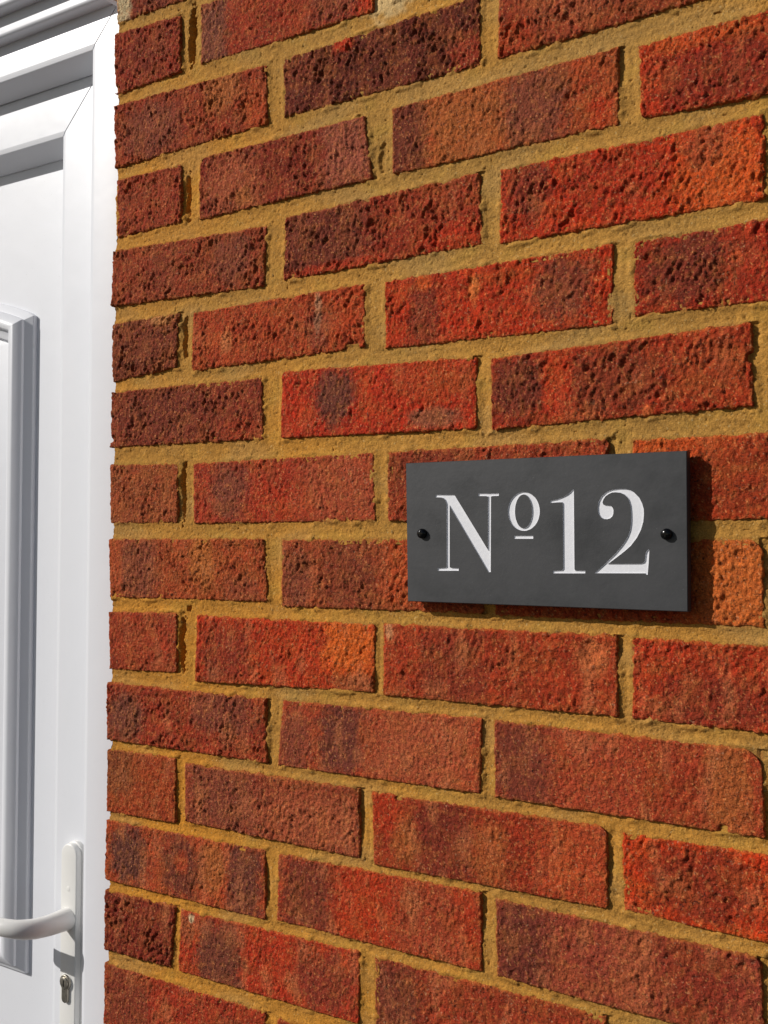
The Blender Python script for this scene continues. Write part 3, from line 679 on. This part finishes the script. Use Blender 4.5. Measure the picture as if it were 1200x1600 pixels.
def inset(poly, d):
    """move a closed outline inwards by d (outline counter-clockwise)"""
    k = len(poly); out = []
    ar = sum(poly[i][0] * poly[(i + 1) % k][1] - poly[(i + 1) % k][0] * poly[i][1] for i in range(k))
    sg = 1 if ar > 0 else -1
    for i in range(k):
        p0, p1, p2 = Vector(poly[i - 1]), Vector(poly[i]), Vector(poly[(i + 1) % k])
        e1 = (p1 - p0); e2 = (p2 - p1)
        e1 = e1.normalized() if e1.length > 1e-9 else Vector((1, 0)); e2 = e2.normalized() if e2.length > 1e-9 else e1
        n1 = Vector((-e1.y, e1.x)) * sg; n2 = Vector((-e2.y, e2.x)) * sg
        b = (n1 + n2)
        b = b.normalized() if b.length > 1e-6 else n1
        s = d / max(.45, b.dot(n1))
        out.append((p1.x + b.x * s, p1.y + b.y * s))
    return out


def prism(name, poly, n0, n1, bev, mat, parent, steps=3, smooth=True):
    """solid from outline poly (u,v), back at n0, front at n1, front edge rounded by bev"""
    k = len(poly); loops = [(poly, n0)]
    if bev > 0:
        for i in range(steps + 1):
            a = math.pi / 2 * i / steps
            loops.append((inset(poly, bev * (1 - math.cos(a))), n1 - bev + bev * math.sin(a)))
    else:
        loops.append((poly, n1))
    verts = []; faces = []
    for pl, n in loops:
        verts += [W(p[0], p[1], n) for p in pl]
    for l in range(len(loops) - 1):
        for i in range(k):
            j = (i + 1) % k
            faces.append((l * k + i, l * k + j, (l + 1) * k + j, (l + 1) * k + i))
    last = (len(loops) - 1) * k
    tri = tessellate_polygon([[Vector((p[0], p[1], 0)) for p in loops[-1][0]]])
    faces += [tuple(last + i for i in t) for t in tri]
    tri = tessellate_polygon([[Vector((p[0], p[1], 0)) for p in poly]])
    faces += [tuple(i for i in t) for t in tri]
    o = make(name, verts, faces, mat, parent, smooth=smooth, angle=40)
    bm_fix(o)
    return o


def tube(name, path, radii, mat, parent, seg=20, caps=True):
    """sweep an ellipse; path (u,v,n); radii (vertical half, sideways half)"""
    pts = [Vector(W(*p)) for p in path]
    verts, faces = [], []
    for i, p in enumerate(pts):
        t = (pts[min(i + 1, len(pts) - 1)] - pts[max(i - 1, 0)]).normalized()
        upv = Vector((0, 0, 1)); upv = (upv - t * upv.dot(t)).normalized(); sd_ = t.cross(upv)
        rv, rs = radii[i]
        for k in range(seg):
            a = 2 * math.pi * k / seg
            verts.append(p + upv * (rv / 1000 * math.cos(a)) + sd_ * (rs / 1000 * math.sin(a)))
    for i in range(len(pts) - 1):
        for k in range(seg):
            j = (k + 1) % seg
            faces.append((i * seg + k, i * seg + j, (i + 1) * seg + j, (i + 1) * seg + k))
    if caps:
        faces.append(tuple(range(seg))[::-1]); faces.append(tuple(range((len(pts) - 1) * seg, len(pts) * seg)))
    o = make(name, verts, faces, mat, parent, smooth=True, angle=50)
    bm_fix(o)
    return o


def dome(name, u, v, n, r, hgt, mat, parent, seg=28, rings=8, collar=0.0):
    verts, faces = [], []
    prof = [(r, n), (r, n + collar)] + [(r * math.cos(math.pi / 2 * i / rings), n + collar + hgt * math.sin(math.pi / 2 * i / rings)) for i in range(1, rings)]
    for pr, pn in prof:
        for k in range(seg):
            a = 2 * math.pi * k / seg
            verts.append(W(u + pr * math.cos(a), v + pr * math.sin(a), pn))
    for i in range(len(prof) - 1):
        for k in range(seg):
            j = (k + 1) % seg
            faces.append((i * seg + k, i * seg + j, (i + 1) * seg + j, (i + 1) * seg + k))
    verts.append(W(u, v, n + collar + hgt)); c = len(verts) - 1
    b = (len(prof) - 1) * seg
    faces += [(b + k, b + (k + 1) % seg, c) for k in range(seg)]
    faces.append(tuple(range(seg))[::-1])
    return make(name, verts, faces, mat, parent, smooth=True, angle=60)


FL, FR, FT, FB = -1058.0, -3.0, 25.5, -H0 + 2
frame = empty("door_frame", (0, 0, 0), "white plastic door frame fixed against the end of the brick wall", "door frame")
frame["kind"] = "thing"
frame["_w"] = (0.0, 0.0, 0.0)
sec = [(0, -118), (0, -42)] + arc(1.5, -41.5, 1.5, -90, 0, 3)[1:] + [(71.5, -40.0), (72.2, -40.1), (76.0, -41.15)] + arc(76.0, -43.35, 2.2, 15, 68, 4) + [(88.4, -66.0)] + arc(87.4, -67.6, 1.6, 68, 180, 4) + [(80, -69.2), (80, -118)]
for nm, kd in (("jamb", 'right'), ("jamb", 'left'), ("head", 'top'), ("threshold", 'bottom')):
    bar(nm, kd, sec, FL, FR, FT, FB, M_UPVC, frame)
# stepped drip mouldings above the head
def mould(name, prof, a0, a1, mat, parent):
    k = len(prof)
    verts = [W(a0, v, n) for v, n in prof] + [W(a1, v, n) for v, n in prof]
    faces = [(i, (i + 1) % k, k + (i + 1) % k, k + i) for i in range(k)] + [tuple(range(k))[::-1], tuple(range(k, 2 * k))]
    o = make(name, verts, faces, mat, parent, smooth=True, angle=28)
    bm_fix(o)
    return o


mould("drip_moulding", [(15.2, -60), (15.2, -23)] + [(-5.5 - 4 * math.sin(a), -27 + 4 * math.cos(a)) for a in [math.radians(q) for q in (0, 20, 40, 60, 80, 90)]] + [(-9.5, -60)], FL, -33.6, M_UPVC, frame)
mould("drip_moulding", [(90, -60), (90, -6)] + [(18.5 - 4.5 * math.sin(a), -10 + 4.5 * math.cos(a)) for a in [math.radians(q) for q in (0, 20, 40, 60, 80, 90)]] + [(14.2, -20), (14.4, -24), (15.5, -60)], FL, -33.6, M_UPVC, frame)
box("cover_strip", -33.0, -3.2, 26.2, 300, -99, -40.6, M_UPVC, frame, .8)
prism("edge_bead", [(-32.8, -19), (-32.8, 300), (-25.0, 300), (-25.0, -19)], -39.8, -6, 1.0, M_UPVC, frame)
box("fascia", FL, -33.6, 90.3, 640, -100, -8, M_UPVC, frame, 1.0)
box("weather_seal", FR - 91, FR - 73, FB + 10, FT - 75, -110, -71.5, M_SEAL, frame)
box("weld_seam", FR - 72, FR - 2, FT - 72, FT - 2, -118, -42.6, M_SEAL, frame)
box("backing", FL + 3, FR - 3, FB + 3, FT - 3, -119.5, -112, M_SEAL, frame)

DL, DR_, DTp, DB = -967.0, -93.0, -53.5, -H0 + 45
door = empty("front_door", (0, 0, 0), "closed white panelled front door with lever handle, left of the brick wall", "door")
door["kind"] = "thing"
door["_w"] = (0.0, 0.0, 0.0)
sec = [(0, -111), (0, -71.0), (1, -70)] + [(65.5, -70.0), (66.2, -70.1), (70.0, -71.15)] + arc(70.0, -73.35, 2.2, 15, 68, 4) + [(83.2, -97.0)] + arc(82.6, -98.6, 1.6, 68, 120, 2) + [(83.5, -111)]
for nm, kd in (("stile", 'right'), ("stile", 'left'), ("rail", 'top'), ("rail", 'bottom')):
    bar(nm, kd, sec, DL, DR_, DTp, DB, M_UPVC, door)
panel = box("door_panel", DL + 78, DR_ - 78, DB + 78, DTp - 78, -110, -101.0, M_UPVC, door)
box("mitre_seal", DR_ - 68, DR_ - 3, DTp - 68, DTp - 3, -110.5, -72.5, M_SEAL, door)

# raised moulding with an arched head on the panel
UC = (DL + DR_) / 2
half = -224.0 - UC
AU = [-245, -250, -256, -265, -275, -285, -298, -311, -325, -340, -362, -390, -420, -450, -490, UC]
AV = [-328, -325, -322.3, -319, -315.7, -312.5, -308.6, -305, -302, -299, -295, -291, -288, -285.5, -283.6, -283]


def arch_loop(w):
    """outline of the arched moulding moved in by w"""
    e = -245.0 - w
    pts = [(e, -1150.0 + w), (e, -1000.0), (e, -700.0)]
    au, av = np.array(AU[::-1]), np.array(AV[::-1])
    arch = []
    for q in AU:
        f = (q - UC) / (-245.0 - UC)
        u = UC + (e - UC) * f
        v = np.interp(u, au, av); s = (np.interp(min(u + 4, -245), au, av) - np.interp(u - 4, au, av)) / (min(u + 4, -245) - (u - 4))
        arch.append((u, float(v - w * math.sqrt(1 + s * s))))
    pts += arch
    pts += [(2 * UC - a, b) for a, b in reversed(pts[:-1])]
    return pts


prof = [(0, -101.5), (0, -96.4), (.7, -95.4), (1.6, -94.9), (9.0, -89.8), (9.7, -89.5), (10.0, -88.9), (10.2, -86.4), (10.9, -85.5), (19.0, -80.0), (20.6, -79.3), (22.5, -79.0), (26, -79.1),
        (28.5, -80.2), (30, -83), (31, -88.5), (34, -91.0), (39, -92.5), (43, -94), (44.5, -97), (45.5, -101.5)]
loops = [arch_loop(w) for w, n in prof]
k = len(loops[0])
verts = []; faces = []
for (w, n), lp in zip(prof, loops):
    verts += [W(p[0], p[1], n) for p in lp]
for l in range(len(prof) - 1):
    for i in range(k):
        j = (i + 1) % k
        faces.append((l * k + i, l * k + j, (l + 1) * k + j, (l + 1) * k + i))
o = make("panel_moulding", verts, faces, M_UPVC, door, smooth=True, angle=24)
bm_fix(o)
prism("raised_field", arch_loop(46.5), -101.2, -97.5, 0.8, M_UPVC, door)


def stadium(uc, vt, vb, r, k=12):
    return ([(uc + r * math.cos(math.pi * i / k), vt - r + r * math.sin(math.pi * i / k)) for i in range(k + 1)]
            + [(uc - r * math.cos(math.pi * i / k), vb + r - r * math.sin(math.pi * i / k)) for i in range(k + 1)])


HU = -123.5
handle = prism("handle_plate", stadium(HU + .5, -959.0, -1204.0, 15.2), -70.3, -64.5, 1.6, M_HANDLE, door)
prism("handle_cover", stadium(HU, -960.5, -1202.5, 13.2), -65.5, -57.5, 1.8, M_HANDLE, handle)
tube("lever", [(-124, -1046, -58), (-124, -1046, -50), (-124, -1046, -38), (-124.5, -1045.6, -26), (-127, -1045, -14), (-132, -1044, -4), (-140, -1043, 3), (-152, -1042, 8),
               (-168, -1041.2, 10.6), (-190, -1040.6, 11.4), (-214, -1040.4, 10.4), (-232, -1040.2, 7.5), (-244, -1040, 3), (-249, -1040, -.5)],
     [(12.8, 12.4), (12.4, 12), (11.8, 11.4), (11.4, 11), (11.2, 10.6), (11, 10), (10.2, 9.2), (9.8, 8.6), (9.5, 8.2), (9.4, 8.0), (9.4, 7.8), (9.2, 7.4), (8.2, 6.4), (4.5, 3.5)], M_HANDLE, handle, seg=28)
dome("screw_cap", HU, -1012, -57.6, 3.0, .5, M_HANDLE, handle)
# euro profile cylinder: round barrel above a narrow body
c0 = (HU - 1, -1118.0)
ol = []
for i in range(21):
    a = math.radians(-52 + (360 - 76) * i / 20)
    ol.append((c0[0] + 8.4 * math.cos(a), c0[1] + 8.4 * math.sin(a)))
ol += [(c0[0] - 4.9, c0[1] - 8.5), (c0[0] - 4.9, c0[1] - 19), (c0[0] - 3.6, c0[1] - 22.3), (c0[0], c0[1] - 23.6), (c0[0] + 3.6, c0[1] - 22.3), (c0[0] + 4.9, c0[1] - 19), (c0[0] + 4.9, c0[1] - 8.5)]
cyl = prism("lock_cylinder", ol, -66, -54.2, .6, M_METAL, handle)
cyl2 = prism("lock_cylinder_rim", [(c0[0] + 9.6 * math.cos(2 * math.pi * i / 28), c0[1] + 9.6 * math.sin(2 * math.pi * i / 28)) for i in range(28)], -60, -57.0, .4, M_HANDLE, handle)
prism("lock_plug", [(c0[0] + 6.1 * math.cos(2 * math.pi * i / 24), c0[1] + 6.1 * math.sin(2 * math.pi * i / 24)) for i in range(24)], -60, -52.6, .5, M_METAL, handle)
box("keyhole", c0[0] - .8, c0[0] + .8, c0[1] - 4.2, c0[1] + 3.4, -60, -52.5, M_SCREW, handle)
dome("screw_cap", HU, -1171, -57.6, 3.4, .6, M_METAL, handle)

# ------------------------------------------------------------------ house sign
T = 13.0
sign = empty("house_sign", W(494, -598, 5), "dark grey slate sign engraved No 12 in white, screwed to the brick wall", "house sign")
sign["kind"] = "thing"
sign["_w"] = tuple(W(494, -598, 5))
L = LETTERS
rect = [(374.0, -540.9), (614.1, -539.5), (614.8, -656.5), (376.7, -658.05)]
fr = inset(rect, .55)
outs = [L["n"], L["o"], L["bar"], L["one"], L["two"]]
verts = []; faces = []


def add_tess(polys, n):
    base_i = len(verts)
    flat = [p for pl in polys for p in pl]
    verts.extend(W(p[0], p[1], n) for p in flat)
    for t in tessellate_polygon([[Vector((p[0], p[1], 0)) for p in pl] for pl in polys]):
        faces.append(tuple(base_i + i for i in t))
    return base_i


f0 = add_tess([fr] + outs, T)
add_tess([L["oi"]], T)
ring0 = f0
b1_ = len(verts); verts.extend(W(p[0], p[1], T - .55) for p in rect)
b2_ = len(verts); verts.extend(W(p[0], p[1], T - 7.6) for p in rect)
b3_ = len(verts); verts.extend(W(p[0], p[1], T - 8.0) for p in inset(rect, .4))
for (x0, x1) in ((ring0, b1_), (b1_, b2_), (b2_, b3_)):
    for i in range(4):
        j = (i + 1) % 4
        faces.append((x0 + i, x0 + j, x1 + j, x1 + i))
faces.append((b3_, b3_ + 1, b3_ + 2, b3_ + 3))
o = make("slate_plate", verts, faces, M_SLATE, sign)
bm_fix(o)


def letter(name, outer, inner=None, dep=.8, run=.34):
    vs, fs = [], []
    def ring(poly, n):
        b = len(vs); vs.extend(W(p[0], p[1], n) for p in poly); return b
    a = ring(outer, T - .02); io = inset(outer, run); b = ring(io, T - dep); k = len(outer)
    for i in range(k):
        j = (i + 1) % k; fs.append((a + i, a + j, b + j, b + i))
    polys = [io]; off = [b]
    if inner:
        a2 = ring(inner, T - .02); ii = inset(inner, -run); b2 = ring(ii, T - dep); k2 = len(inner)
        for i in range(k2):
            j = (i + 1) % k2; fs.append((a2 + i, a2 + j, b2 + j, b2 + i))
        polys.append(ii); off.append(b2)
    mp = [off[q] + i for q, pl in enumerate(polys) for i in range(len(pl))]
    for t in tessellate_polygon([[Vector((p[0], p[1], 0)) for p in pl] for pl in polys]):
        fs.append(tuple(mp[i] for i in t))
    o = make(name, vs, fs, M_PAINT, sign)
    # normals towards the viewer
    me = o.data
    import bmesh
    bm = bmesh.new(); bm.from_mesh(me)
    for f in bm.faces:
        if f.normal.y > 0:
            f.normal_flip()
    bm.to_mesh(me); bm.free()
    return o


letter("letter", L["n"])["label"] = "white capital letter N"
letter("letter", L["o"], L["oi"], .8, .34)["label"] = "small superscript white letter o"
letter("underline", L["bar"], None, .7, .4)
letter("digit", L["one"])["label"] = "white digit 1"
letter("digit", L["two"])["label"] = "white digit 2"
for (su, sv) in ((391.2, -600.6), (599.4, -600.2)):
    s = dome("screw", su, sv, T, 4.2, 2.6, M_SCREW, sign, seg=32, rings=8, collar=2.0)
    box("screw_spacer", su - 3, su + 3, sv - 3, sv + 3, -6, T - 7.9, M_SCREW, s)
    # cross recess, two crossed bars let into the crown
    box("cross_slot", su - 2.3, su + 2.3, sv - .42, sv + .42, T + 3, T + 4.65, M_SCREW, s)
    box("cross_slot", su - .42, su + .42, sv - 2.3, sv + 2.3, T + 3, T + 4.66, M_SCREW, s)

for o in bpy.data.objects:
    if "_w" in o:
        del o["_w"]
